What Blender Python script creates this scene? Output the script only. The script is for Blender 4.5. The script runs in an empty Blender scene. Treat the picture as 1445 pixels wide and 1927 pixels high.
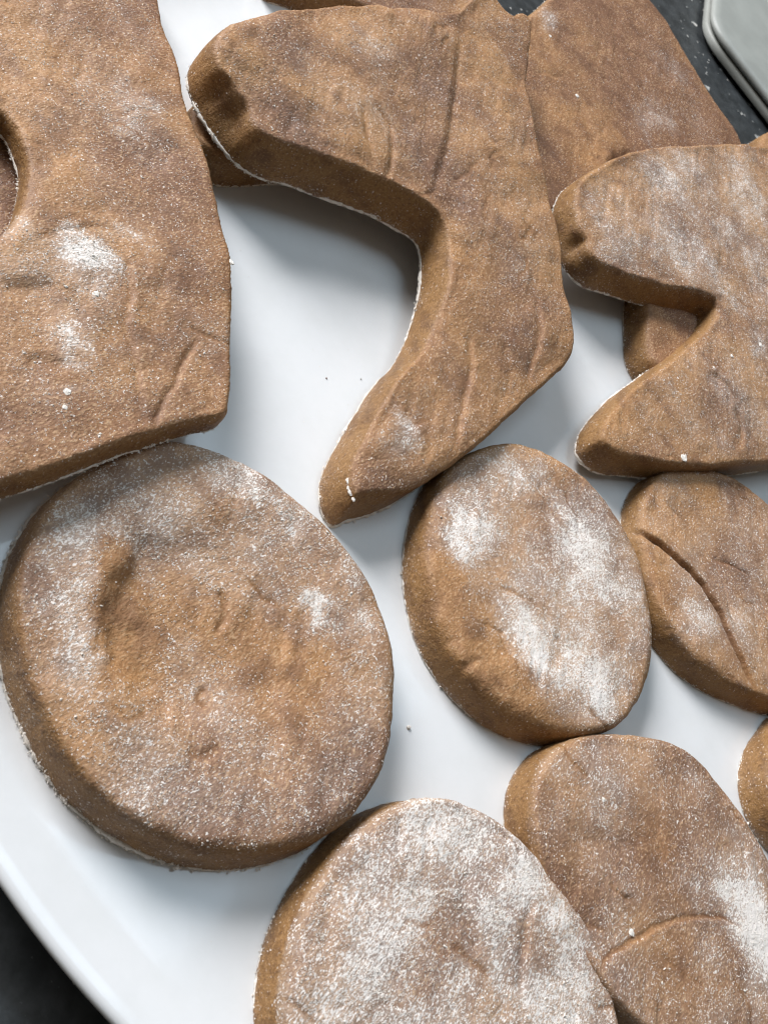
import bpy, math, random
import numpy as np
from mathutils import Vector, Matrix, noise
from mathutils.geometry import delaunay_2d_cdt

sc = bpy.context.scene
col = sc.collection

# ------------------------------------------------------------------ camera
TW, TH, FPX = 1445.0, 1927.0, 1837.0          # photograph size and focal length in its pixels
TILT, ROLL, CAMH = math.radians(48), math.radians(38.5), 0.175
ct, st, cr, sr = math.cos(TILT), math.sin(TILT), math.cos(ROLL), math.sin(ROLL)
FWD = Vector((0, ct, -st)); AWAY = Vector((0, st, ct)); RGT = Vector((1, 0, 0))
cam_x = AWAY * cr + RGT * sr                   # image right
cam_y = AWAY * sr - RGT * cr                   # image up
cam_d = bpy.data.cameras.new('camera'); cam = bpy.data.objects.new('camera', cam_d); col.objects.link(cam)
m = Matrix((cam_x, cam_y, -FWD)).transposed().to_4x4(); m.translation = (0, 0, CAMH)
cam.matrix_world = m
cam_d.sensor_fit = 'VERTICAL'; cam_d.sensor_height = 24.0; cam_d.lens = 24.0 * FPX / TH
cam_d.clip_start = 0.01; cam_d.clip_end = 20
cam_d.dof.use_dof = True; cam_d.dof.focus_distance = 0.235; cam_d.dof.aperture_fstop = 28
sc.camera = cam
cy_ = sc.cycles
cy_.use_adaptive_sampling = True; cy_.filter_width = 1.1; cy_.adaptive_threshold = .025; cy_.adaptive_min_samples = 24; cy_.max_bounces = 6; cy_.diffuse_bounces = 3; cy_.glossy_bounces = 3

# ------------------------------------------------------------------ light
w = bpy.data.worlds.new('World'); sc.world = w; w.use_nodes = True
bg = w.node_tree.nodes['Background']
bg.inputs[0].default_value = (1.0, 0.92, 0.82, 1); bg.inputs[1].default_value = 0.11

def area(name, pos, target, sx, sy, watts, colr):
    d = bpy.data.lights.new(name, 'AREA'); d.shape = 'RECTANGLE'; d.size = sx; d.size_y = sy
    d.energy = watts; d.color = colr
    o = bpy.data.objects.new(name, d); col.objects.link(o); o.location = pos
    o.rotation_euler = (Vector(target) - Vector(pos)).to_track_quat('-Z', 'Y').to_euler()
    return o
area('window_light', (-1.58, 0.42, 0.92), (0, 0.2, 0), 0.85, 0.75, 58, (0.97, 0.97, 1.0))
area('skylight', (-0.10, 0.67, 1.2), (-0.10, 0.6701, 0), 0.80, 0.74, 5.4, (0.64, 0.83, 1.0))

vs = sc.view_settings
vs.view_transform = 'Standard'; vs.look = 'None'; vs.exposure = 0.08; vs.gamma = 1.0; vs.use_curve_mapping = False

# ------------------------------------------------------------------ helpers (millimetres inside, metres out)
def ray(px, py):
    x = (px - TW / 2) / FPX; y = -(py - TH / 2) / FPX
    return FWD + cam_x * x + cam_y * y
def at(px, py, z=0.0):                          # point of the horizontal plane z (mm) -> mm
    d = ray(px, py); t = (z - CAMH * 1000) / d.z
    return np.array((d.x * t, d.y * t))
def at_plane(px, py, pl, off=0.0):
    d = ray(px, py); a, b, c = pl
    t = (a + off - CAMH * 1000) / (d.z - b * d.x - c * d.y)
    return np.array((d.x * t, d.y * t))

def new_obj(name, me, mat, parent=None, loc=None):
    o = bpy.data.objects.new(name, me); col.objects.link(o)
    if mat: me.materials.append(mat)
    if parent: o.parent = parent
    if loc is not None: o.location = loc
    return o
def tag(o, label, cat, group=None):
    o['label'] = label; o['category'] = cat
    if group: o['group'] = group
    return o
def mesh_np(name, V, F, smooth=True):
    me = bpy.data.meshes.new(name)
    V = np.asarray(V, np.float32); F = np.asarray(F, np.int32)
    k = F.shape[1]
    me.vertices.add(len(V)); me.vertices.foreach_set('co', V.ravel())
    me.loops.add(F.size); me.loops.foreach_set('vertex_index', F.ravel())
    me.polygons.add(len(F)); me.polygons.foreach_set('loop_start', np.arange(0, F.size, k, dtype=np.int32))
    me.polygons.foreach_set('use_smooth', np.full(len(F), smooth))
    me.update(calc_edges=True); me.validate()
    return me

# vectorised value noise, 2D, smooth
_rng = np.random.RandomState(5); _tab = _rng.rand(256, 256)
def vnoise(x, y, s=0):
    x = np.asarray(x) + s * 17.31; y = np.asarray(y) + s * 9.77
    xi = np.floor(x).astype(int); yi = np.floor(y).astype(int)
    fx = x - xi; fy = y - yi
    fx = fx * fx * fx * (fx * (fx * 6 - 15) + 10); fy = fy * fy * fy * (fy * (fy * 6 - 15) + 10)
    g = lambda i, j: _tab[i & 255, j & 255]
    return ((g(xi, yi) * (1 - fx) + g(xi + 1, yi) * fx) * (1 - fy) + (g(xi, yi + 1) * (1 - fx) + g(xi + 1, yi + 1) * fx) * fy) * 2 - 1
def fbm(x, y, s=0, o=4):
    r = 0; a = 1
    for k in range(o):
        r = r + a * vnoise(x, y, s + k * 3.1); x = x * 2.03; y = y * 2.03; a *= .5
    return r

# ------------------------------------------------------------------ materials
def newmat(name):
    M = bpy.data.materials.new(name); M.use_nodes = True
    nt = M.node_tree; nt.nodes.clear()
    out = nt.nodes.new('ShaderNodeOutputMaterial'); b = nt.nodes.new('ShaderNodeBsdfPrincipled')
    nt.links.new(b.outputs[0], out.inputs[0])
    return M, nt, b
class G:
    def __init__(s, nt): s.nt = nt
    def n(s, t, **k):
        o = s.nt.nodes.new(t)
        for a, v in k.items(): setattr(o, a, v)
        return o
    def set(s, sock, v):
        if hasattr(v, 'links') or isinstance(v, bpy.types.NodeSocket): s.nt.links.new(v, sock)
        else: sock.default_value = v
    def math(s, op, a, b=0.0, c=0.0, clamp=False):
        o = s.n('ShaderNodeMath', operation=op, use_clamp=clamp)
        s.set(o.inputs[0], a); s.set(o.inputs[1], b); s.set(o.inputs[2], c); return o.outputs[0]
    def mix(s, f, a, b, blend='MIX'):
        o = s.n('ShaderNodeMix', data_type='RGBA', blend_type=blend)
        s.set(o.inputs[0], f); s.set(o.inputs[6], a); s.set(o.inputs[7], b); return o.outputs[2]
    def noise(s, vec, scale, detail=3, rough=.55, w=None, dist=0.0):
        o = s.n('ShaderNodeTexNoise', noise_dimensions='4D' if w is not None else '3D')
        s.set(o.inputs['Vector'], vec); s.set(o.inputs['Scale'], scale)
        s.set(o.inputs['Detail'], detail); s.set(o.inputs['Roughness'], rough); s.set(o.inputs['Distortion'], dist)
        if w is not None: s.set(o.inputs['W'], w)
        return o.outputs[0]
    def ramp(s, v, a, b, lo=0.0, hi=1.0):
        o = s.n('ShaderNodeMapRange', interpolation_type='SMOOTHSTEP')
        s.set(o.inputs[0], v); s.set(o.inputs[1], a); s.set(o.inputs[2], b); s.set(o.inputs[3], lo); s.set(o.inputs[4], hi); return o.outputs[0]

def dough_material():
    M, nt, b = newmat('dough'); g = G(nt)
    tco = g.n('ShaderNodeTexCoord').outputs['Object']
    rnd = g.n('ShaderNodeObjectInfo').outputs['Random']
    add = g.n('ShaderNodeVectorMath', operation='ADD'); g.set(add.inputs[0], tco); g.set(add.inputs[1], rnd); tc = add.outputs[0]
    att = lambda nm: g.n('ShaderNodeAttribute', attribute_name=nm).outputs['Fac']
    fl, wall, crease_shade, big, mid = att('flour'), att('cut_side'), att('crack'), att('tone'), att('mottle')
    mp = g.n('ShaderNodeMapping'); g.set(mp.inputs[0], tc); mp.inputs['Rotation'].default_value = (0, 0, .55); mp.inputs['Scale'].default_value = (1, .45, 1)
    fib = g.noise(mp.outputs[0], 2300, 2, .65)               # stretched fibre grain
    fine = g.noise(tc, 1100, 2, .6)
    c = g.mix(big, (.222, .109, .058, 1), (.420, .216, .088, 1))
    c = g.mix(g.math('MULTIPLY', mid, .55), c, (.140, .066, .037, 1))
    c = g.mix(g.math('MULTIPLY', g.ramp(fib, .50, .70, 0, .75), g.ramp(mid, .0, .8, 1, .35)), c, (.60, .39, .22, 1))
    c = g.mix(g.ramp(fib, .48, .30, 0, .35), c, (.130, .060, .026, 1))
    c = g.mix(g.ramp(fine, .58, .78, 0, .4), c, (.17, .075, .032, 1))
    sidec = g.mix(mid, (.265, .140, .047, 1), (.145, .073, .030, 1))
    sidec = g.mix(g.ramp(fib, .50, .74, 0, .7), sidec, (.42, .25, .11, 1))
    sidec = g.mix(g.ramp(fine, .50, .72, 0, .65), sidec, (.12, .052, .018, 1))
    c = g.mix(g.math('MULTIPLY', wall, .9), c, sidec)
    c = g.mix(g.math('MULTIPLY', crease_shade, .38), c, (.09, .04, .018, 1))  # shade of the creases painted into the dough colour
    # flour: the dusting's amount, broken up into grains
    grain = g.noise(mp.outputs[0], 2900, 2, .7)
    clump = g.noise(tc, 620, 2, .6)
    gv = g.math('ADD', g.math('MULTIPLY', grain, .74), g.math('MULTIPLY', clump, .26))
    th = g.math('SUBTRACT', .68, g.math('MULTIPLY', fl, .185))
    fm = g.ramp(g.math('SUBTRACT', gv, th), -.025, .07, 0, 1)
    spark = g.ramp(g.math('ADD', g.noise(tc, 1750, 1, .5), g.math('MULTIPLY', fl, .06)), .70, .76, 0, 1)
    spark = g.math('MULTIPLY', spark, g.ramp(fl, -.05, .25))
    fm = g.math('MAXIMUM', fm, spark)
    film = g.ramp(fl, .15, 1.4, 0, .42)
    fm = g.math('ADD', g.math('MULTIPLY', fm, .85), film, clamp=True)
    c = g.mix(fm, c, (.84, .78, .72, 1))
    g.set(b.inputs['Base Color'], c)
    g.set(b.inputs['Roughness'], g.ramp(fm, 0, 1, .58, .95))
    b.inputs['Specular IOR Level'].default_value = .35
    bmp = g.n('ShaderNodeBump'); bmp.inputs['Strength'].default_value = .7; bmp.inputs['Distance'].default_value = .00035
    hgt = g.math('ADD', g.math('MULTIPLY', fib, .7), g.math('MULTIPLY', fine, .9))
    g.set(bmp.inputs['Height'], hgt); nt.links.new(bmp.outputs[0], b.inputs['Normal'])
    return M
def flour_material():
    M, nt, b = newmat('flour'); g = G(nt)
    tc = g.n('ShaderNodeTexCoord').outputs['Object']
    c = g.mix(g.ramp(g.noise(tc, 900, 3), .35, .7), (.88, .83, .76, 1), (.74, .67, .58, 1))
    g.set(b.inputs['Base Color'], c); b.inputs['Roughness'].default_value = .95; b.inputs['Specular IOR Level'].default_value = .1
    return M
def plate_material():
    M, nt, b = newmat('white_glaze'); g = G(nt)
    tc = g.n('ShaderNodeTexCoord').outputs['Object']
    sm = g.noise(tc, 60, 5, .65)
    dust = g.ramp(g.noise(tc, 2400, 2, .6), .70, .80, 0, .45)
    c = g.mix(g.ramp(sm, .35, .7), (.80, .805, .80, 1), (.765, .77, .76, 1))
    c = g.mix(g.math('MULTIPLY', dust, g.ramp(sm, .5, .62)), c, (.60, .56, .50, 1))
    g.set(b.inputs['Base Color'], c)
    g.set(b.inputs['Roughness'], g.ramp(sm, .3, .75, .07, .16))
    b.inputs['Specular IOR Level'].default_value = .55
    return M
def counter_material():
    M, nt, b = newmat('dark_counter'); g = G(nt)
    tc = g.n('ShaderNodeTexCoord').outputs['Object']
    c = g.mix(g.ramp(g.noise(tc, 130, 5, .65), .35, .7), (.026, .029, .030, 1), (.055, .060, .062, 1))
    c = g.mix(g.ramp(g.noise(tc, 900, 2, .7), .68, .80, 0, .8), c, (.16, .17, .17, 1))
    g.set(b.inputs['Base Color'], c)
    b.inputs['Roughness'].default_value = .38
    bmp = g.n('ShaderNodeBump'); bmp.inputs['Strength'].default_value = .25; bmp.inputs['Distance'].default_value = .0004
    g.set(bmp.inputs['Height'], g.noise(tc, 700, 3)); nt.links.new(bmp.outputs[0], b.inputs['Normal'])
    return M
def plastic_material(name, colr, rough):
    M, nt, b = newmat(name); g = G(nt)
    tc = g.n('ShaderNodeTexCoord').outputs['Object']
    n = g.noise(tc, 60, 4)
    c2 = tuple(v * .86 for v in colr[:3]) + (1,)
    g.set(b.inputs['Base Color'], g.mix(g.ramp(n, .3, .7), colr, c2)); b.inputs['Roughness'].default_value = rough
    bmp = g.n('ShaderNodeBump'); bmp.inputs['Strength'].default_value = .15; bmp.inputs['Distance'].default_value = .0003
    g.set(bmp.inputs['Height'], g.noise(tc, 2200, 2)); nt.links.new(bmp.outputs[0], b.inputs['Normal'])
    return M
DOUGH, FLOUR, GLAZE, COUNTER = dough_material(), flour_material(), plate_material(), counter_material()
GREY = plastic_material('grey_plastic', (.33, .34, .31, 1), .5)
GREYD = plastic_material('darker_grey_plastic', (.13, .135, .125, 1), .6)

# ------------------------------------------------------------------ setting: counter, plate
me = mesh_np('counter', [(-1.3, -.7, 0), (1.3, -.7, 0), (1.3, 1.9, 0), (-1.3, 1.9, 0)], [(0, 1, 2, 3)], False)
o = new_obj('countertop', me, COUNTER, loc=(0, 0, -.017)); o['kind'] = 'structure'

def stone_chips(parent):
    # pale angular chips of stone set in the dark surface, flush but for a hair
    rs = np.random.RandomState(31); V = []; F = []
    for _ in range(16000):
        x, y = rs.uniform(-.55, .55), rs.uniform(-.15, 1.05)
        r = .00048 * math.exp(abs(rs.randn()) * .72); r = min(r, .0022); n = rs.choice([3, 4, 5, 6]); a0 = rs.rand() * 6.28; k0 = len(V)
        for k in range(n):
            a = a0 + 6.283 * (k + rs.uniform(-.25, .25)) / n; q = r * rs.uniform(.7, 1.5)
            V.append((x + q * math.cos(a), y + q * math.sin(a), .00012 + .00006 * rs.rand()))
        F.append(tuple(range(k0, k0 + n)))
    me = bpy.data.meshes.new('stone_chips'); me.from_pydata(V, [], F); me.update()
    M, nt, b = newmat('stone_chip'); g = G(nt)
    nz = g.noise(g.n('ShaderNodeTexCoord').outputs['Object'], 130, 2, .6)
    g.set(b.inputs['Base Color'], g.mix(g.ramp(nz, .36, .62), (.13, .14, .14, 1), (.60, .58, .53, 1))); b.inputs['Roughness'].default_value = .4
    q = new_obj('stone_chips', me, M, parent); q['kind'] = 'stuff'
stone_chips(o)
def build_plate():
    # oval platter: flat well, lip rising to a rolled edge; section as (inward distance from the edge, z) in mm
    A, B, cx, cy = 185.0, 188.0, 22.0, 228.5
    top = [(120, 0), (70, 0), (30, 0), (22, .05), (17, .3), (13, .8), (9.5, 1.5), (6.5, 2.4), (4, 3.2), (2.2, 3.6), (1.2, 3.7), (.5, 3.45), (.1, 3.0), (0, 2.3), (.4, 1.5)]
    bot = [(3, .4), (8, -1), (16, -2.8), (26, -5), (36, -7), (45, -11), (50, -15), (52, -16.9), (56, -16.9), (58, -14), (62, -10.5), (75, -8.5), (120, -8)]
    N = 256; V = []; F = []
    prof = top + bot
    for k, (d, z) in enumerate(prof):
        for i in range(N):
            a = 2 * math.pi * i / N
            V.append(((A - d) * math.cos(a) / 1000, (B - d) * math.sin(a) / 1000, z / 1000))
    for k in range(len(prof) - 1):
        for i in range(N):
            j = (i + 1) % N
            F.append((k * N + i, k * N + j, (k + 1) * N + j, (k + 1) * N + i)[::-1])
    n0 = len(V); V.append((0, 0, 0)); V.append((0, 0, -.008)); L = (len(prof) - 1) * N
    for i in range(N):
        j = (i + 1) % N
        F.append((n0, i, j, j)); F.append((n0 + 1, L + j, L + i, L + i))
    me = bpy.data.meshes.new('plate')
    me.from_pydata(V, [], [tuple(dict.fromkeys(f)) for f in F]); me.update()
    for p in me.polygons: p.use_smooth = True
    o = new_obj('plate', me, GLAZE, loc=(cx / 1000, cy / 1000, 0))
    tag(o, 'large white glazed oval plate holding all the floured dough pieces', 'plate')
build_plate()

# ------------------------------------------------------------------ grains of flour (one mesh per dusting)
def grains_mesh(name, P, R, rs):
    n = len(P)
    base = np.array([(1, 0, 0), (-1, 0, 0), (0, 1, 0), (0, -1, 0), (0, 0, 1), (0, 0, -1)], float)
    fc = np.array([(0, 2, 4), (2, 1, 4), (1, 3, 4), (3, 0, 4), (2, 0, 5), (1, 2, 5), (3, 1, 5), (0, 3, 5)])
    a = rs.rand(n) * 6.283
    sc3 = np.stack([rs.uniform(.6, 1.7, n), rs.uniform(.5, 1.1, n), rs.uniform(.35, .9, n)], 1)
    L = base[None] * sc3[:, None] * rs.uniform(.75, 1.25, (n, 6, 1)) * R[:, None, None]
    x = L[..., 0] * np.cos(a)[:, None] - L[..., 1] * np.sin(a)[:, None]
    y = L[..., 0] * np.sin(a)[:, None] + L[..., 1] * np.cos(a)[:, None]
    V = np.stack([x, y, L[..., 2]], -1) + P[:, None]
    F = (fc[None] + (np.arange(n) * 6)[:, None, None]).reshape(-1, 3)
    return mesh_np(name, V.reshape(-1, 3) / 1000, F, False)

def lump_mesh(name, r, rs, rz=.5, seed=0):
    # knobbly little clump of flour
    nu, nv = 14, 8; V = []; F = []
    for j in range(nv + 1):
        ph = math.pi * j / nv
        for i in range(nu):
            a = 2 * math.pi * i / nu
            p = Vector((math.sin(ph) * math.cos(a), math.sin(ph) * math.sin(a), math.cos(ph)))
            k = 1 + .45 * noise.noise(p * 1.6 + Vector((seed * 3.7, 0, 0))) + .3 * noise.noise(p * 4.1 + Vector((0, seed * 2.1, 0)))
            p = p * k; V.append((p.x * r, p.y * r, p.z * r * rz))
    for j in range(nv):
        for i in range(nu):
            k = (i + 1) % nu
            F.append((j * nu + i, (j + 1) * nu + i, (j + 1) * nu + k, j * nu + k))
    return mesh_np(name, np.array(V) / 1000, F, False)

# ------------------------------------------------------------------ a cut piece of dough
def catmull(P, step):
    P = np.asarray(P, float); n = len(P); out = []
    for i in range(n):
        p0, p1, p2, p3 = P[i - 1], P[i], P[(i + 1) % n], P[(i + 2) % n]
        k = max(2, int(np.hypot(*(p2 - p1)) / step) + 1)
        t0 = 0; t1 = max(1e-3, np.hypot(*(p1 - p0))) ** .5; t2 = t1 + max(1e-3, np.hypot(*(p2 - p1))) ** .5; t3 = t2 + max(1e-3, np.hypot(*(p3 - p2))) ** .5
        for t in np.linspace(t1, t2, k, endpoint=False):
            A1 = (t1 - t) / (t1 - t0) * p0 + (t - t0) / (t1 - t0) * p1
            A2 = (t2 - t) / (t2 - t1) * p1 + (t - t1) / (t2 - t1) * p2
            A3 = (t3 - t) / (t3 - t2) * p2 + (t - t2) / (t3 - t2) * p3
            B1 = (t2 - t) / (t2 - t0) * A1 + (t - t0) / (t2 - t0) * A2
            B2 = (t3 - t) / (t3 - t1) * A2 + (t - t1) / (t3 - t1) * A3
            out.append((t2 - t) / (t2 - t1) * B1 + (t - t1) / (t2 - t1) * B2)
    Q = np.array(out); Q = np.vstack([Q, Q[:1]])
    s = np.concatenate([[0], np.cumsum(np.hypot(*np.diff(Q, axis=0).T))])
    m_ = int(s[-1] / step); u = np.linspace(0, s[-1], m_, endpoint=False)
    return np.stack([np.interp(u, s, Q[:, 0]), np.interp(u, s, Q[:, 1])], 1)

def seg_dist(P, A, B):
    # distance of points P to segments A-B: returns min distance, index, parameter
    best = np.full(len(P), 1e9); idx = np.zeros(len(P), int); par = np.zeros(len(P))
    D = B - A; L2 = (D * D).sum(1) + 1e-12
    for s0 in range(0, len(P), 4000):
        q = P[s0:s0 + 4000]
        t = ((q[:, None] - A[None]) * D[None]).sum(-1) / L2
        t = np.clip(t, 0, 1)
        dd = np.hypot(*np.moveaxis(q[:, None] - A[None] - t[..., None] * D[None], -1, 0))
        i = dd.argmin(1); r = np.arange(len(q))
        best[s0:s0 + 4000] = dd[r, i]; idx[s0:s0 + 4000] = i; par[s0:s0 + 4000] = t[r, i]
    return best, idx, par

def piece(name, label, outline, base, T, cat='dough', group=None, rnd=(3.0, 3.0), taper=1.0, dome=.5, waves=.5, dents=(), creases=(),
          flour=.25, side_flour=.12, blobs=(), lumps=(), nicks=(), hollows=(), tone=0.0, wrinkles=6, wdir=.4, seed=1, res=.55, ngrain=2500, rim=1.0, edge_flour=-.2, side=.75):
    rs = np.random.RandomState(seed)
    # base plane z = a + b x + c y (mm) through three points given as (px, py, z), or a level
    if isinstance(base, (int, float)): pl = (float(base), 0., 0.)
    else:
        Mx = []; zz = []
        for (px, py, z) in base:
            q = at(px, py, z); Mx.append((1, q[0], q[1])); zz.append(z)
        pl = tuple(np.linalg.solve(np.array(Mx), np.array(zz)))
    O = np.array([at_plane(p[0], p[1], pl, (p[2] if len(p) > 2 else 0) * T) for p in outline])
    if name == 'dough_round':                   # a cutter's circle, a little pulled out of shape
        D_ = O - O.mean(0); Mx = np.column_stack([2 * O, np.ones(len(O))]); sol = np.linalg.lstsq(Mx, (O ** 2).sum(1), rcond=None)[0]; c0 = sol[:2]
        th = np.arctan2(O[:, 1] - c0[1], O[:, 0] - c0[0]); rr = np.hypot(*(O - c0).T)
        basis = lambda t: np.column_stack([np.ones_like(t)] + [f_(k * t) for k in range(1, 6) for f_ in (np.cos, np.sin)])
        Bm = basis(th); reg = np.diag([0] + [.02 * k ** 3 for k in range(1, 6) for _ in (0, 1)])
        co = np.linalg.solve(Bm.T @ Bm + reg, Bm.T @ rr); t = np.linspace(0, 2 * np.pi, 72, endpoint=False); r_ = basis(t) @ co
        O = c0 + np.stack([r_ * np.cos(t), r_ * np.sin(t)], 1)
    cen = O.mean(0)
    O = catmull(O, .6)
    if ((O[:, 0] * np.roll(O[:, 1], -1) - np.roll(O[:, 0], -1) * O[:, 1]).sum()) < 0: O = O[::-1].copy()
    def normals(Q, k=2):
        tg = np.roll(Q, -k, 0) - np.roll(Q, k, 0); tg /= np.hypot(*tg.T)[:, None] + 1e-9
        return np.stack([-tg[:, 1], tg[:, 0]], 1)            # inward (counter-clockwise outline)
    O = O + normals(O, 4) * (.13 * fbm(O[:, 0] / 6, O[:, 1] / 6, seed, 3))[:, None]
    N = len(O); nin = normals(O, 4)
    lev = np.array([p[2] if len(p) > 2 else 0. for p in outline])
    O0 = np.array([at_plane(p[0], p[1], pl, (p[2] if len(p) > 2 else 0) * T) for p in outline])
    tf = 1 - 1.35 * lev[((O[:, None] - O0[None]) ** 2).sum(-1).argmin(1)] / .85
    for _ in range(12): tf = (np.roll(tf, 3) + tf + np.roll(tf, -3)) / 3
    zb = lambda Q: pl[0] + pl[1] * Q[:, 0] + pl[2] * Q[:, 1]
    r, rz = rnd; rz = min(rz, T * .6); z0 = T - rz
    s_ = np.arange(N) * .6
    rows = [(0.35, 0.0), (0, .25), (0, .12 * z0), (.12 * taper, .3 * z0), (.3 * taper, .5 * z0), (.5 * taper, .68 * z0), (.75 * taper, .86 * z0), (taper, z0)]
    hvar = lambda x_, y_: .075 * fbm(x_ / 17, y_ / 17, seed + 71, 3)
    V = []; wallv = []
    for k, (d, z) in enumerate(rows):
        wob = .10 * fbm(s_ / 7, np.full(N, z / 3.), seed + 4, 3) + .10 * fbm(s_ / 1.3, np.full(N, z / .9), seed + 8, 2)
        if k in (0, 1): wob = wob * .5
        for (px, py, rad, dep) in nicks:
            c0 = at_plane(px, py, pl, T * .5)
            wob = wob + dep * np.exp(-((O[:, 0] - c0[0]) ** 2 + (O[:, 1] - c0[1]) ** 2) / rad ** 2) * min(1, z / (.6 * z0)) ** 1.5
        Q = O + nin * (d * (tf if k > 1 else 1) + wob)[:, None]
        V.append(np.column_stack([Q, zb(Q) + z * (1 + hvar(Q[:, 0], Q[:, 1]))])); wallv.append(np.full(N, 1.0))
    last = V[-1][:, :2]
    # interior points: jittered hexagonal grid
    lo, hi = O.min(0), O.max(0)
    gx, gy = np.meshgrid(np.arange(lo[0], hi[0], res), np.arange(lo[1], hi[1], res * .866))
    gx = gx + (np.arange(gx.shape[0]) % 2)[:, None] * res / 2
    P = np.stack([gx.ravel(), gy.ravel()], 1) + rs.uniform(-.12, .12, (gx.size, 2)) * res
    dv_ = np.column_stack([P, np.full(len(P), pl[0] + T)]) - np.array([0, 0, CAMH * 1000]); dv_[:, 2] += pl[1] * P[:, 0] + pl[2] * P[:, 1]
    dep_ = dv_ @ np.array(FWD); U = dv_ @ np.array(cam_x) / dep_ * FPX; W_ = dv_ @ np.array(cam_y) / dep_ * FPX
    inn = (np.abs(U) < TW / 2 + 70) & (np.abs(W_) < TH / 2 + 70)
    gi, gj = np.indices(gx.shape); inn |= ((gi % 3 == 0) & (gj % 3 == 0)).ravel()
    P = P[inn]
    # inside test by crossing number against a coarser outline, distance against the outline
    C2 = last[::1]; A_, B_ = C2, np.roll(C2, -1, 0)
    ins = np.zeros(len(P), bool)
    for i in range(len(A_)):
        a_, b_ = A_[i], B_[i]
        if a_[1] == b_[1]: continue
        cnd = (P[:, 1] > min(a_[1], b_[1])) & (P[:, 1] <= max(a_[1], b_[1]))
        if not cnd.any(): continue
        xs = a_[0] + (P[cnd, 1] - a_[1]) / (b_[1] - a_[1]) * (b_[0] - a_[0])
        ins[cnd] ^= P[cnd, 0] < xs
    P = P[ins]
    d, _, _ = seg_dist(P, A_[::3], np.roll(A_[::3], -1, 0))
    keep = d > res * .55
    P = P[keep]; d = d[keep]
    allp = np.vstack([last, P]); dall = np.concatenate([np.zeros(N), d])
    vo, eo, fo, ov, oe, of = delaunay_2d_cdt([Vector(q) for q in allp], [], [list(range(N))], 1, 1e-6)
    mp = np.array([o_[0] if len(o_) else -1 for o_ in ov])
    tri = np.array([[mp[i] for i in f_] for f_ in fo if len(f_) == 3]); tri = tri[(tri >= 0).all(1)]
    # ---- top relief
    X, Y = allp[:, 0], allp[:, 1]
    q = np.clip(dall / (r * (1 + .45 * np.clip(fbm(X / 11, Y / 11, seed + 73, 3), -1, 1.5))), 0, 1)
    zt = z0 + rz * np.sqrt(np.clip(1 - (1 - q) ** 2, 0, 1))
    fade = np.clip(dall / 4, 0, 1); fade = fade * fade * (3 - 2 * fade)
    zt += dome * (1 - np.exp(-dall / 12)) + fade * waves * 1.15 * (.7 * fbm(X / 22, Y / 22, seed, 3) + .16 * fbm(X / 7, Y / 7, seed + 2, 3)) \
        + np.clip(dall / 1.5, 0, 1) * (.05 * fbm(X / 1.6, Y / 1.6, seed + 5, 3) + .16 * np.clip(fbm((X * .8 + Y * .6) / 2.2, (Y * .8 - X * .6) / 9, seed + 6, 3), -1, .4) * np.clip(fbm(X / 14, Y / 14, seed + 9, 2) + .5, 0, 1.2))
    zt += T * hvar(X, Y) * np.exp(-dall / 14)
    top_off = T
    for (px, py, qx, qy, dep, wid) in hollows:               # a sunken patch, steepest on the side of the second point
        c0 = at_plane(px, py, pl, top_off); c1 = at_plane(qx, qy, pl, top_off) - c0; R_ = np.hypot(*c1)
        dx, dy = X - c0[0], Y - c0[1]; rr = np.hypot(dx, dy) + 1e-6
        rw = rr + 1.6 * fbm(X / 9, Y / 9, seed + 75, 3)
        facing = np.clip(.5 + .75 * (dx * c1[0] + dy * c1[1]) / (rr * R_), 0, 1)
        wloc = wid * (1 + 5 * (1 - facing))
        zt -= dep / (1 + np.exp(np.clip((rw - R_) / wloc, -30, 30)))
    for (px, py, rad, dep) in dents:
        c0 = at_plane(px, py, pl, top_off)
        zt -= dep * np.exp(-((X - c0[0]) ** 2 + (Y - c0[1]) ** 2) / rad ** 2)
    crease_shade = np.zeros(len(allp))
    creases = list(creases)
    for _ in range(wrinkles):                                # fine wrinkles of the rolled skin
        k_ = rs.randint(len(P)); p_ = P[k_]; a_ = wdir + rs.randn() * .35; L_ = rs.uniform(5, 14); n_ = 5; pts_ = []
        for u_ in range(n_): pts_.append(p_ + np.array([math.cos(a_), math.sin(a_)]) * L_ * (u_ / (n_ - 1) - .5) + rs.randn(2) * .8)
        creases.append((np.array(pts_), rs.uniform(.5, .8), rs.uniform(.12, .3), rs.uniform(-.14, .14), .4))
    for cdef in creases:
        pts, wdt, dep, step = cdef[:4]
        cs = pts.copy() if isinstance(pts, np.ndarray) else np.array([at_plane(p[0], p[1], pl, top_off) for p in pts])
        if len(cs) > 2:                                     # smooth open curve
            u = np.linspace(0, len(cs) - 1, len(cs) * 8); k0 = np.arange(len(cs))
            cs = np.stack([np.interp(u, k0, cs[:, 0]), np.interp(u, k0, cs[:, 1])], 1)
            for _ in range(6): cs[1:-1] = .5 * cs[1:-1] + .25 * (cs[:-2] + cs[2:])
        cs[1:-1] += .35 * np.stack([fbm(cs[1:-1, 0] / 3, cs[1:-1, 1] / 3, seed + 11, 2), fbm(cs[1:-1, 0] / 3, cs[1:-1, 1] / 3, seed + 12, 2)], 1)
        A2, B2 = cs[:-1], cs[1:]
        near = (X > cs[:, 0].min() - 12) & (X < cs[:, 0].max() + 12) & (Y > cs[:, 1].min() - 12) & (Y < cs[:, 1].max() + 12)
        ii = np.where(near)[0]
        dd, ix, pr = seg_dist(allp[ii], A2, B2)
        tpar = (ix + pr) / len(A2)
        env = np.clip(np.minimum(tpar, 1 - tpar) * 7, 0, 1)
        dv = B2[ix] - A2[ix]; rel = allp[ii] - A2[ix]
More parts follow.
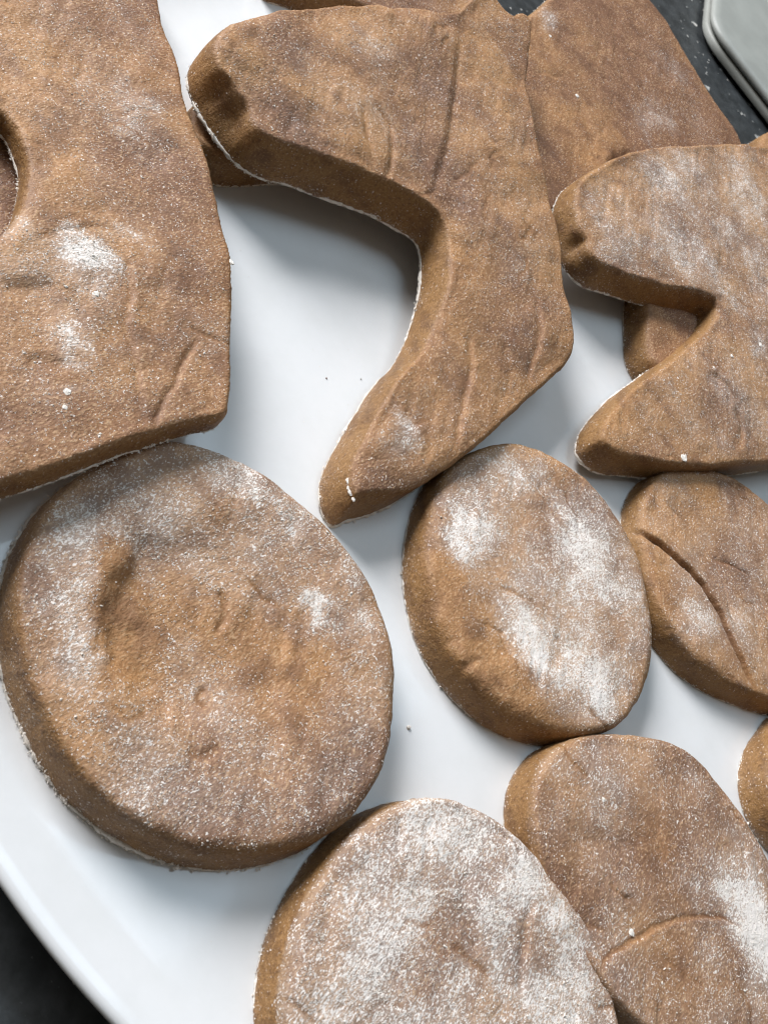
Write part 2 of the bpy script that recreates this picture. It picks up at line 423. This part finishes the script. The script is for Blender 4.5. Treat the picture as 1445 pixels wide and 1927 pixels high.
        side_ = np.sign(dv[:, 0] * rel[:, 1] - dv[:, 1] * rel[:, 0])
        zt[ii] += env * (-dep * np.exp(-(dd / wdt) ** 2) + step * np.where(side_ > 0, np.exp(-dd / 5.0), -.35 * np.exp(-dd / 4.0)) * np.clip(dd / wdt, 0, 1))
        crease_shade[ii] = np.maximum(crease_shade[ii], env * np.exp(-(dd / (wdt * .7)) ** 2) * (cdef[4] if len(cdef) > 4 else 1.0))
    topV = np.column_stack([allp, zb(allp) + zt])
    # flour field
    def flour_at(XX, YY, dd):
        f_ = np.full(len(XX), float(flour)) + edge_flour * np.exp(-dd / 3.0)
        for (px, py, rad, s) in blobs:
            c0 = at_plane(px, py, pl, top_off)
            wx = XX + 2.6 * fbm(XX / 6, YY / 6, seed + 21, 4); wy = YY + 2.6 * fbm(XX / 6, YY / 6, seed + 22, 4)
            f_ += s * np.exp(-((wx - c0[0]) ** 2 + (wy - c0[1]) ** 2) / rad ** 2)
        return f_
    ft = np.clip(flour_at(X, Y, dall) - .7 * crease_shade, -.5, 1.6)  # less flour in creases, so their painted shade shows
    wl = np.clip(1 - dall / (r * side), 0, 1)
    # ---- assemble: wall rows (all but the last), top points, bottom cap
    nr = len(rows) - 1
    VV = np.vstack(V[:nr] + [topV])
    off = nr * N
    F = [tri + off]
    i = np.arange(N); j = (i + 1) % N
    for k in range(nr):
        a0 = k * N; b0 = (k + 1) * N
        F.append(np.stack([a0 + i, a0 + j, b0 + j], 1)); F.append(np.stack([a0 + i, b0 + j, b0 + i], 1))
    vo2, eo2, fo2, ov2, _, _ = delaunay_2d_cdt([Vector(qq) for qq in V[0][:, :2]], [], [list(range(N))], 1, 1e-6)
    m2 = np.array([o_[0] if len(o_) else -1 for o_ in ov2])
    t2 = np.array([[m2[x] for x in f_][::-1] for f_ in fo2 if len(f_) == 3]); t2 = t2[(t2 >= 0).all(1)]
    F.append(t2)
    F = np.vstack(F)
    org = np.array([cen[0], cen[1], pl[0] + pl[1] * cen[0] + pl[2] * cen[1]])
    root = bpy.data.objects.new(name, None); col.objects.link(root); root.location = org / 1000; root.empty_display_size = .01
    tag(root, label, cat, group)
    L = VV - org
    me = mesh_np('body', L / 1000, F)
    sf = np.concatenate([np.full(N, side_flour + .5 * math.exp(-rows[k_][1] / 1.3)) for k_ in range(nr)]) + .12 * fbm(np.tile(s_, nr) / 6, np.repeat(np.arange(nr), N) / 3., seed + 61, 3)
    fa = np.concatenate([sf, np.maximum(ft, np.where(wl > .3, side_flour, ft))]); wa = np.concatenate([np.ones(off), wl]); ca = np.concatenate([np.zeros(off), crease_shade])
    sst = lambda v, a_, b_: (lambda q_: q_ * q_ * (3 - 2 * q_))(np.clip((v - a_) / (b_ - a_), 0, 1))
    tn = sst(fbm(VV[:, 0] / 24, (VV[:, 1] + VV[:, 2]) / 24, seed + 51, 4) + tone * 1.2, -1.1, 1.1)
    mo = sst(fbm(VV[:, 0] / 5.5, (VV[:, 1] + 2 * VV[:, 2]) / 5.5, seed + 55, 5), -.3, 1.5)
    pt = .82 + .36 * sst(fbm(VV[:, 0] / 8, VV[:, 1] / 8, seed + 58, 4), -.8, .8)
    fa = np.where(fa > 0, fa * pt, fa)
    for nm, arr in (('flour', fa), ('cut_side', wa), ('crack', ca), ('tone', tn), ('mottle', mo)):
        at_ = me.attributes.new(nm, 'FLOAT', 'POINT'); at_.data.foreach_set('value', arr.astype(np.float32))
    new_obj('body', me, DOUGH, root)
    # ---- loose flour grains lying on the top
    ngrain = int(ngrain * 1.5)
    if ngrain:
        wgt = np.clip(ft, 0.05, 1.5) ** 1.2 * (dall > 1.0) * np.clip(.55 + .9 * fbm(X / 4, Y / 4, seed + 31, 3), .05, 2)
        pk = rs.choice(len(allp), ngrain, p=wgt / wgt.sum())
        R = .078 * np.exp(rs.randn(ngrain) * .42); R = np.clip(R, .05, .34)
        Pg = topV[pk] - org + np.column_stack([rs.uniform(-.3, .3, (ngrain, 2)), R * .25])
        o_ = new_obj('flour_dusting', grains_mesh('flour_dusting', Pg, R, rs), FLOUR, root); o_['kind'] = 'stuff'
    # ---- floury rim along the lower cut edge
    if rim > 0:
        amp = rim * np.clip(.75 + .5 * fbm(s_ / 16, np.zeros(N), seed + 41, 3), .2, 1.5)
        fr = 1 + .7 * fbm(s_ / 1.1, np.ones(N), seed + 43, 3)
        rad = np.clip(.34 * amp * fr, .05, .9)
        ks = 6; RV = []
        for k in range(ks):
            a = 2 * math.pi * k / ks
            jit = 1 + .35 * vnoise(s_ / .7, np.full(N, k * 2.3), seed + 47)
            outw = -nin * (rad * .75 * math.cos(a) * jit - .12)[:, None]
            Q = O + outw
            RV.append(np.column_stack([Q, zb(Q) + .5 * amp + rad * math.sin(a) * jit * .85 + .05]))
        RVa = np.vstack(RV); RF = []
        for k in range(ks):
            a0 = k * N; b0 = ((k + 1) % ks) * N
            RF.append(np.stack([a0 + i, b0 + i, b0 + j, a0 + j], 1))
        RVa[:, 2] = np.maximum(RVa[:, 2], zb(RVa[:, :2]) + .02)
        me = mesh_np('flour_rim', (RVa - org) / 1000, np.vstack(RF), True)
        o_ = new_obj('flour_rim', me, FLOUR, root); o_['kind'] = 'stuff'
        ng = int(N * 7 * min(rim, 1.6))
        pk = rs.choice(N, ng, p=amp / amp.sum()); R = np.clip(.115 * np.exp(rs.randn(ng) * .5), .05, .42)
        Pg = np.column_stack([O[pk] - nin[pk] * (np.abs(rs.randn(ng, 1)) * .17 * max(rim, .8) - .18) + rs.uniform(-.2, .2, (ng, 2)), np.zeros(ng)])
        Pg[:, 2] = zb(Pg[:, :2]) + R * .6 + np.abs(rs.randn(ng)) * .42 * max(rim, 1)
        o_ = new_obj('flour_fringe', grains_mesh('flour_fringe', Pg - org, R, rs), FLOUR, root); o_['kind'] = 'stuff'
    for k, (px, py, rad) in enumerate(lumps):
        c0 = at_plane(px, py, pl, top_off)
        ix = np.hypot(X - c0[0], Y - c0[1]).argmin()
        o_ = new_obj('flour_clump', lump_mesh('flour_clump', rad, rs, .2 if rad > 1 else .3, seed + k), FLOUR, root, loc=(topV[ix] - org) / 1000)
        o_.rotation_euler.z = rs.rand() * 6
    return root

# ------------------------------------------------------------------ the dough pieces, lowest first (outline points: px, py, level 0 = base, 1 = top)
S = .85   # silhouettes on the far sides lie a little below the very top
# slab hidden under the left arm of the big boot-shaped piece
piece('dough_cutting', 'mostly hidden brown dough piece under the left tip of the centre boot-shaped piece', 
      [(330, 300), (398, 349), (440, 353), (500, 350), (620, 335), (690, 270), (660, 210), (560, 170), (440, 180), (340, 230)], 0.0, 9.5,
      seed=3, flour=.15, ngrain=300, rnd=(2, 2), res=.9)
piece('dough_cutting', 'dough piece added low down to darken the notch of the upper left piece',
      [(60, 200), (90, 300), (80, 420), (40, 500), (-60, 540), (-190, 500), (-230, 380), (-200, 250), (-100, 170), (0, 165)], 0.0, 7.0,
      seed=5, tone=-.3, flour=.15, ngrain=200, rnd=(2, 2), res=.9)  # put in, with a darker tone, so the notch above reads as shadowed
# slab at the top edge
piece('dough_cutting', 'dark brown dough piece cut off by the top edge behind the boot-shaped piece', 
      [(490, -2), (545, 19), (640, 70), (760, 110), (880, 90), (930, 45, S), (900, 0, S), (840, -60, S), (760, -120, S), (640, -150), (520, -100), (480, -45)], 0.0, 13,
      tone=-.3, seed=4, flour=.3, ngrain=900, rnd=(2.5, 2.5), res=.7)
# large slab far right, leaning over the far rim of the plate
piece('dough_cutting', 'large smooth brown dough sheet at top right overhanging the far plate rim', 
      [(1032, -2), (998, 28), (955, 70), (915, 160), (920, 280), (960, 390), (1080, 440), (1200, 450), (1330, 400), (1405, 330, S), (1391, 272, S), (1340, 188, S),
       (1292, 112, S), (1252, 45, S), (1216, 0, S), (1180, -60, S), (1130, -80), (1070, -50)], [(1000, 25, 9), (1250, 45, 13), (1090, 440, 1.0)], 6,
      tone=-.4, seed=6, flour=.12, blobs=[(1025, 35, 7, .5), (1245, 220, 10, .45), (1260, 130, 12, .3), (1210, 240, 8, .3), (1320, 240, 12, .25)], lumps=[(1083, 181, .9), (1035, 70, .6)],
      creases=[([(1090, 200), (1110, 250), (1150, 300)], 2.0, .4, .3, .1), ([(1140, 318), (1165, 300), (1195, 288)], 2.2, 1.4, 0, .7)], ngrain=1500, rnd=(1.5, 1.5), waves=.6, res=.7)
# piece peeping out at the right edge
piece('dough_cutting', 'small brown dough tip peeping out behind the right star-shaped piece at the right edge', 
      [(1398, 282), (1415, 268), (1445, 255), (1480, 248), (1540, 262), (1560, 330), (1500, 380), (1420, 350), (1395, 310)], 9.0, 9,
      seed=7, flour=.15, ngrain=200, rnd=(2, 2), res=.9)
# slab seen through the notch of the right piece
piece('dough_cutting', 'small dark dough piece seen through the notch of the right star-shaped piece', 
      [(1174, 560), (1171, 640), (1176, 690), (1195, 722), (1250, 745), (1340, 740), (1400, 690), (1410, 600), (1370, 530), (1280, 500), (1200, 515)], 0.0, 10,
      tone=-.4, seed=8, flour=.12, ngrain=300, rnd=(2.2, 2.2), res=.7)

# rounds
piece('dough_round', 'largest floured dough round in the left foreground, with a sunken centre',
      [(170, 888), (105, 935), (42, 1000), (5, 1067), (-6, 1140), (2, 1262), (20, 1341), (63, 1420), (110, 1490), (158, 1545), (210, 1583), (274, 1612), (342, 1629), (410, 1637),
       (473, 1632), (526, 1619), (575, 1600), (640, 1551, .6), (668, 1530, S), (700, 1478, S), (729, 1399, S), (737, 1293, S), (734, 1230, S), (718, 1157, S), (684, 1083, S), (631, 1015, S),
       (573, 959, S), (516, 915, S), (458, 878, S), (389, 844, S), (337, 836, S), (270, 840, S), (215, 862, .5)], 0.0, 10.0, 'dough round', 'rounds of dough',
      rnd=(2.6, 2.2), taper=1.2, dome=.6, waves=.5, tone=-.1, wrinkles=2, seed=11, side_flour=.3, flour=.50, edge_flour=-.25,
      hollows=[(385, 1165, 207, 1160, 3.2, 1.0)], dents=[(430, 1290, 17, .5), (170, 1120, 8, -.3), (470, 930, 10, -.4)],
      creases=[([(424, 1095), (433, 1130), (430, 1160), (415, 1190)], .7, .5, .2, .7),
               ([(395, 1285), (384, 1300), (398, 1335)], .8, .5, 0, .6), ([(525, 1220), (520, 1380), (515, 1570)], 2.6, .35, .25, .0), ([(350, 1410), (390, 1425), (425, 1400)], 1.2, .4, 0, .3)],
      blobs=[(150, 1060, 7, .35), (165, 1160, 6, .35), (170, 1240, 6, .25), (180, 1000, 7, .2), (460, 885, 6, .6), (560, 965, 6, .3), (655, 1060, 6, .3), (400, 860, 5, .25), (600, 1130, 3, .9), (612, 1165, 2.2, 1.), (690, 1170, 6, .4), (300, 1030, 9, .2), (520, 1000, 9, .2),
             (370, 1260, 9, .3), (330, 930, 10, .1), (430, 1180, 9, -.25), (228, 1060, 4, -.7), (226, 1150, 4.5, -.7), (234, 1240, 4.5, -.6), (300, 1190, 13, -.28), (560, 1290, 9, -.3), (530, 1220, 8, -.2), (420, 940, 9, -.2), (270, 1500, 9, .15), (470, 1480, 16, -.05)],  # flour thinner in the hollow, partly to paint in shade along its step
      ngrain=9000, rim=2.0, res=.5)
piece('dough_round', 'dough round right of centre with thick white flour patches on top',
      [(905, 843, .3), (850, 868), (803, 908), (769, 976), (757, 1035), (755, 1093), (767, 1161), (794, 1235), (828, 1298), (872, 1342), (920, 1371), (979, 1397), (1033, 1403), (1101, 1396, .3),
       (1145, 1377, .7), (1179, 1347, S), (1208, 1293, S), (1223, 1235, S), (1227, 1171, S), (1215, 1103, S), (1194, 1035, S), (1159, 976, S), (1120, 925, S), (1081, 891, S), (1033, 859, S), (984, 842, S), (940, 838, S)],
      0.0, 8.6, 'dough round', 'rounds of dough', rnd=(3.4, 2.6), taper=.9, dome=.9, waves=.6, seed=12, flour=.62, edge_flour=-.45,
      dents=[(1060, 1215, 6, .5), (920, 1180, 8, .4)], creases=[([(1035, 1260), (1052, 1225), (1050, 1195)], 1.4, .35, 0, .3), ([(850, 1245), (885, 1255), (900, 1235)], .8, .4, 0, .5)],
      blobs=[(880, 985, 7, .4), (865, 1020, 4, .5), (1085, 1000, 8, .5), (1090, 1080, 7, .5), (1080, 1110, 4, .4), (985, 1195, 6, .5), (1020, 1250, 5.5, .6), (1095, 1230, 6, .45), (1120, 1290, 6, .45),
             (1180, 1100, 7, .4), (960, 870, 10, .2), (1010, 960, 8, -.25), (850, 1130, 8, -.4), (880, 1240, 9, -.55), (940, 1310, 9, -.4), (1010, 1350, 8, -.2), (1050, 890, 8, -.2), (830, 1060, 6, -.3), (1150, 1330, 7, .25)],
      ngrain=9000, rim=.8, res=.5)
piece('dough_round', 'dough round at the right edge with long creases across its top',
      [(1164, 985), (1180, 930), (1215, 898), (1262, 885, .5), (1325, 882, S), (1389, 912, S), (1445, 952, S), (1500, 1010, S), (1545, 1090, S), (1565, 1180, S), (1550, 1270, S), (1510, 1330, .4), (1445, 1345),
       (1395, 1334), (1355, 1318), (1286, 1279), (1228, 1225), (1190, 1150), (1168, 1060)], 0.0, 8, 'dough round', 'rounds of dough', rnd=(2.2, 2.0), taper=1.2, dome=.6, waves=.5, seed=13, flour=.45,
      creases=[([(1185, 980), (1245, 1028), (1310, 1090), (1350, 1150), (1382, 1225), (1428, 1310)], .75, 1.7, .8, 2.0), ([(1245, 940), (1300, 995), (1345, 1058), (1364, 1120), (1372, 1170)], .7, .9, -1.2, 1.2),
               ([(1345, 1050), (1405, 1078), (1430, 1120), (1445, 1180)], .6, .9, -.7, 1.2)], blobs=[(1305, 1150, 6, .45), (1290, 1180, 6, .25), (1390, 1150, 8, .2), (1330, 930, 8, -.2), (1240, 1100, 7, -.25)],
      ngrain=3500, rim=.7, res=.5)
piece('dough_round', 'dough round at the bottom edge almost white with flour',
      [(470, 1927), (480, 1865), (497, 1775), (530, 1690), (578, 1615), (640, 1556), (700, 1518, .15), (765, 1503, .4), (830, 1507, .65), (890, 1524, S), (940, 1556, S), (980, 1590, S), (1060, 1680, S), (1120, 1790, S),
       (1153, 1890, S), (1165, 1990, S), (1150, 2090, S), (1080, 2190, .6), (980, 2240), (850, 2245), (700, 2210), (560, 2120), (490, 2010)], 0.0, 9, 'dough round', 'rounds of dough',
      rnd=(2.0, 1.8), taper=1.6, dome=.5, waves=.8, seed=14, flour=.92, edge_flour=-.3, side=.9,
      creases=[([(1000, 1680), (985, 1760), (975, 1880)], 1.2, .4, .3, .15), ([(880, 1640), (870, 1720), (900, 1800)], 1.8, .4, .2, .1), ([(640, 1640), (620, 1720), (610, 1800)], 1.6, .3, .2, .1)],
      blobs=[(880, 1800, 6, -.35), (840, 1760, 4, -.2), (800, 1880, 5, -.25), (640, 1880, 6, -.1), (760, 1640, 8, -.1), (1000, 1790, 6, -.25), (800, 1540, 8, .15), (1000, 1620, 8, .2), (1060, 1760, 5, .4), (1080, 1870, 5, .4)],
      ngrain=7000, rim=.7, res=.5)
piece('dough_round', 'grey-brown dough round at lower right with a curved crack and whitened right side',
      [(945, 1525), (948, 1490), (968, 1445), (1000, 1412), (1045, 1402, .1), (1120, 1386, .7), (1200, 1384, S), (1290, 1420, S), (1370, 1500, S), (1445, 1640, S), (1490, 1780, S), (1490, 1890, S), (1420, 1990, .7),
       (1300, 2010), (1180, 1960), (1060, 1840), (985, 1700), (955, 1610)], 0.0, 9, 'dough round', 'rounds of dough', tone=-.45, rnd=(1.7, 1.7), taper=.8, dome=.5, waves=.5, seed=15, flour=.50, edge_flour=-.1,
      creases=[([(1128, 1825), (1150, 1795), (1185, 1772), (1240, 1740), (1300, 1722), (1350, 1724), (1400, 1750)], .5, .5, -.3, 1.0), ([(1060, 1570), (1130, 1580), (1200, 1600)], 3, .4, .2, 0)],
      blobs=[(1400, 1690, 7, .7), (1430, 1760, 6, .7), (1340, 1660, 6, .3), (1440, 1830, 6, .4), (1150, 1480, 12, .1), (1230, 1600, 10, -.25), (1250, 1830, 9, -.15), (1060, 1700, 8, -.25)], lumps=[(1188, 1757, .8), (1130, 1505, .55)],
      ngrain=5000, rim=.5, res=.5)
piece('dough_round', 'dough round only just in view at the lower right edge',
      [(1445, 1352), (1412, 1385), (1391, 1432), (1387, 1485), (1398, 1540), (1430, 1590), (1500, 1640), (1600, 1650), (1690, 1590), (1710, 1500, S), (1680, 1400, S), (1600, 1330, S), (1510, 1318, S)], 0.0, 10, 'dough round', 'rounds of dough',
      rnd=(2.5, 2.5), seed=16, flour=.38, ngrain=1200, rim=.5, res=.8)

# right star-shaped piece, lying on the pieces below it
piece('dough_cutting', 'heavily floured star-shaped dough piece with a deep notch at the right edge',
      [(1190, 305), (1130, 321), (1085, 341), (1050, 370), (1036, 405), (1040, 450), (1052, 495), (1085, 536), (1130, 553), (1180, 568), (1240, 585), (1303, 600), (1303, 612), (1280, 645), (1240, 680), (1190, 718), (1140, 755),
       (1105, 793), (1083, 828), (1081, 860), (1110, 887), (1180, 889, .3), (1250, 886, .6), (1330, 878, S), (1445, 869, S), (1540, 850, S), (1600, 820), (1560, 720), (1530, 610), (1580, 480), (1600, 370), (1540, 300, S), (1445, 281, S),
       (1380, 276, S), (1310, 279, S), (1250, 289, .5)], [(1190, 305, 14), (1081, 860, 2.5), (1445, 500, 12)], 10, tone=.15, seed=21, nicks=[(1058, 468, 3.6, 3.6)], rnd=(1.5, 1.5), taper=1.5, dome=.4, waves=.7, flour=.45, edge_flour=-.25,
      dents=[(1068, 462, 3.0, 3.6), (1078, 458, 2.0, 1.5), (1095, 500, 4, -.5)],
      creases=[([(1150, 330), (1140, 390), (1130, 430)], 1.6, .3, .2, .05), ([(1380, 770), (1395, 810), (1385, 850)], 1.5, .4, .4, .15), ([(1330, 700), (1370, 730), (1385, 760)], 1.2, .4, .3, .15)],
      blobs=[(1250, 320, 10, .28), (1300, 330, 12, .22), (1270, 440, 16, .18), (1390, 330, 12, .2), (1400, 450, 16, .2), (1430, 400, 10, .15), (1180, 480, 14, .12), (1320, 530, 14, .18), (1350, 545, 6, .2), (1110, 420, 8, .1), (1230, 380, 9, -.1), (1380, 620, 9, -.1),
             (1150, 800, 20, -.12), (1390, 700, 12, .05), (1430, 650, 5, .4)], lumps=[(1285, 862, 1.3), (1427, 651, .9), (1375, 672, .7), (1340, 693, .5)],
      ngrain=7000, rim=1.0, res=.5)
# centre boot-shaped piece
piece('dough_cutting', 'large boot-shaped tan dough piece in the upper centre with a deep curved notch',
      [(405, 86, .25), (432, 68, .5), (480, 45, .75), (560, 27, S), (650, 19, S), (740, 21, S), (800, 30, S), (856, 37, S), (874, 18, S), (903, -4, S), (924, 2, S), (945, 27, S), (962, 39, S), (977, 31, S), (991, 42, S), (989, 100, S), (986, 180, S), (999, 250, S), (1015, 320, S),
       (1030, 400, S), (1045, 480, S), (1055, 560, S), (1065, 610, S), (1070, 655, S), (1058, 685, S), (1035, 706, S), (990, 745, S), (940, 792, S), (870, 852, S), (800, 902, S), (740, 937, .7), (690, 964, .3), (650, 982), (622, 992), (606, 972), (598, 930), (602, 900),
       (616, 868), (640, 825), (678, 762), (705, 725), (737, 690), (766, 628), (783, 562), (788, 510), (787, 480), (781, 464), (768, 450), (748, 438), (700, 411), (640, 388), (590, 370), (540, 351), (482, 336), (442, 312), (410, 276), (386, 241), (366, 206), (353, 170), (352, 143), (360, 122), (380, 102, .1)],
      [(405, 250, 11), (610, 950, .3), (1000, 250, 13)], 11.5, tone=.1, wrinkles=12, wdir=1.9, seed=22, nicks=[(432, 225, 4.2, 6.0), (376, 185, 3, 3.0)], rnd=(1.2, 1.2), taper=2.4, dome=.4, waves=.75, flour=.30, edge_flour=-.2,
      dents=[(440, 195, 4.0, 3.0), (405, 245, 4.5, 2.4), (380, 175, 4, 1.6), (575, 95, 3, .6), (960, 520, 10, .6), (690, 250, 12, -.5)],
      creases=[([(862, 60), (856, 150), (840, 270), (805, 375)], 1.3, .3, -.8, .15), ([(880, 620), (887, 700), (862, 800), (852, 850)], 1.0, .4, .5, .2), ([(700, 190), (735, 240), (742, 300), (720, 350)], 1.0, .5, .2, .3),
               ([(680, 200), (690, 260), (705, 310)], .9, .4, .1, .25), ([(1010, 560), (1015, 640), (990, 720)], 1.2, .4, .5, .2), ([(735, 690), (765, 680), (775, 672)], .8, 1.0, 0, 1.), ([(940, 640), (960, 690), (950, 760)], 1.4, .35, .3, .1), ([(770, 640), (800, 590), (830, 540)], 1.0, .6, .5, .4)],
      blobs=[(631, 897, 2.5, 1.2), (641, 926, 2.8, 1.2), (755, 800, 4, .45), (735, 830, 4, .35), (700, 200, 6, .15), (700, 90, 8, .2), (750, 925, 5, .3), (700, 740, 6, .15), (960, 470, 8, .1), (560, 200, 22, .06)], lumps=[(628, 890, .55), (636, 897, .4), (643, 915, .5), (650, 925, .6), (644, 933, .5), (649, 936, .45), (651, 948, .4), (634, 911, .35)],
      ngrain=6500, rim=1.3, res=.55)
# left piece, resting on the big round
piece('dough_cutting', 'big thick brown dough piece filling the upper left, with a notch at left',
      [(298, -2, S), (306, 45, S), (330, 110, S), (350, 200, S), (378, 270, S), (400, 340, S), (418, 420, S), (432, 480, S), (437, 560, S), (434, 680, S), (431, 750, S), (424, 782, .75), (402, 799, .55), (360, 812, .3), (300, 834, .1), (215, 864), (86, 912), (0, 941), (-90, 965), (-190, 960), (-260, 880), (-260, 740), (-180, 600),
       (-80, 510), (-5, 465), (26, 398), (30, 322), (-15, 246), (-170, 230), (-260, 150), (-290, 10), (-220, -110), (-80, -170), (100, -190, S), (230, -140, S), (285, -70, S)],
      [(298, 10, 6), (415, 795, 10.5), (0, 940, 12)], 5.8, wrinkles=10, wdir=1.2, seed=23, rnd=(1.6, 1.6), taper=.5, dome=.5, waves=.8, flour=.30, edge_flour=-.2,
      creases=[([(238, 460), (246, 540), (240, 610), (256, 680), (270, 790)], .8, .35, .45, .2), ([(372, 632), (345, 685), (312, 748), (290, 805)], .55, .6, .15, 1.2), ([(60, 455), (130, 435), (205, 428), (226, 450), (222, 500)], .9, .2, .15, .1),
               ([(0, 545), (60, 545), (110, 530)], 2, .4, .3, .1), ([(40, 680), (90, 678), (140, 690)], 1.5, .3, .3, .1)],
      blobs=[(165, 470, 5, .7), (120, 430, 3, .5), (180, 500, 4, .5), (240, 215, 8, .35), (270, 200, 5, .3), (180, 555, 3, .6), (115, 625, 3, .6), (130, 660, 3, .5), (125, 742, 2, .6), (20, 430, 4, .5), (430, 640, 5, .3), (60, 520, 12, .2), (240, 450, 3, .5)],
      lumps=[(435, 492, .8), (123, 771, .5), (125, 742, .7), (180, 557, .7)], ngrain=8000, rim=.9, res=.6)

# ------------------------------------------------------------------ grey plastic slab beyond the plate
def rounded_rect(x0, y0, x1, y1, r, n=10):
    # slant-sided outline: the left side leans outwards towards the back
    C = [np.array(p, float) for p in ((x0, y0), (x1, y0), (x1, y1), (x0 - .55 * (y1 - y0), y1))]; P = []
    for k in range(4):
        a_, c_, b_ = C[k - 1], C[k], C[(k + 1) % 4]
        pa = c_ + (a_ - c_) / np.hypot(*(a_ - c_)) * r; pb = c_ + (b_ - c_) / np.hypot(*(b_ - c_)) * r
        for t in np.linspace(0, 1, n + 1):
            P.append(tuple(pa * (1 - t) ** 2 + 2 * c_ * t * (1 - t) + pb * t * t))
    return P
def slab(name, levels, mat, parent, x0, y0, x1, y1, r):
    V = []; F = []; n = None
    for (ins, z) in levels:
        P = rounded_rect(x0 + ins, y0 + ins, x1 - ins, y1 - ins, max(r - ins, 1)); n = len(P)
        V += [(p[0] / 1000, p[1] / 1000, z / 1000) for p in P]
    for k in range(len(levels) - 1):
        for i in range(n):
            j = (i + 1) % n; F.append((k * n + i, k * n + j, (k + 1) * n + j, (k + 1) * n + i))
    F.append(tuple(range(n))[::-1]); F.append(tuple(range((len(levels) - 1) * n, len(levels) * n)))
    me = bpy.data.meshes.new(name); me.from_pydata(V, [], F); me.update()
    for p in me.polygons: p.use_smooth = len(p.vertices) == 4
    return new_obj(name, me, mat, parent)
root = bpy.data.objects.new('plastic_box', None); col.objects.link(root)
k = at(1342, 40, -5.0); k2 = at(1466, 200, -5.0)
root.location = (k[0] / 1000, k[1] / 1000, -.017); root.rotation_euler.z = math.atan2(*(k2 - k)[::-1])
tag(root, 'plain grey plastic box with rounded corner on the dark counter at top right', 'box')
slab('base', [(3, 2), (1, 2.2), (.6, 2.8), (.6, 5.6), (1.2, 6.2), (2.2, 6.5)], GREY, root, 0, 0, 230, 190, 16)
slab('lid', [(3.2, 6.5), (3, 7.4), (1.2, 7.6), (.4, 8.1), (.2, 9.2), (.5, 10.4), (1.6, 11.3), (4, 11.7), (60, 11.8)], GREY, root, 0, 0, 230, 190, 16)
for fx, fy in ((24, 22), (208, 22), (-40, 168), (208, 168)):
    V = [(fx / 1000 + .007 * math.cos(a * math.pi / 8), fy / 1000 + .007 * math.sin(a * math.pi / 8), z) for z in (0, .0021) for a in range(16)]
    F = [(i, (i + 1) % 16, 16 + (i + 1) % 16, 16 + i) for i in range(16)] + [tuple(range(16))[::-1], tuple(range(16, 32))]
    me = bpy.data.meshes.new('foot'); me.from_pydata(V, [], F); me.update(); new_obj('foot', me, GREYD, root)

# ------------------------------------------------------------------ crumbs and spilt flour on the plate
rs = np.random.RandomState(77)
for i, (px, py, r, lab, mt) in enumerate([
        (768, 1369, .45, 'tiny pale flour crumb on the plate between the largest round and the white-patched round', FLOUR),
        (614, 712, .2, 'tiny dark crumb on bare plate left of the boot toe', DOUGH),
        (679, 714, .15, 'tiny dark crumb on bare plate beside the boot-shaped piece edge', DOUGH),
        (1190, 1190, 0, '', None)]):
    if not r: continue
    q = at(px, py, 0)
    o = new_obj('crumb', lump_mesh('crumb', r, rs, .8, 50 + i), mt, None, loc=(q[0] / 1000, q[1] / 1000, r * .6 / 1000))
    tag(o, lab, 'crumb')
def spill(name, px, py, rad, n, label):
    q = at(px, py, 0); P = np.column_stack([rs.randn(n, 2) * np.array([rad, rad * .55]), np.zeros(n)]); R = np.clip(.06 * np.exp(rs.randn(n) * .4), .03, .2); P[:, 2] = R * .4
    o = new_obj(name, grains_mesh(name, P, R, rs), FLOUR, None, loc=(q[0] / 1000, q[1] / 1000, .0001)); o['kind'] = 'stuff'; o['label'] = label; o['category'] = 'flour'
spill('flour_spill', 205, 1660, 2.2, 160, 'faint smear of spilt flour on the plate below the largest round')
spill('flour_spill', 520, 640, 26, 260, 'very fine flour dust scattered on the bare plate inside the boot notch')
spill('flour_spill', 330, 1760, 3.0, 110, 'faint flour specks on the plate left of the white floured round')
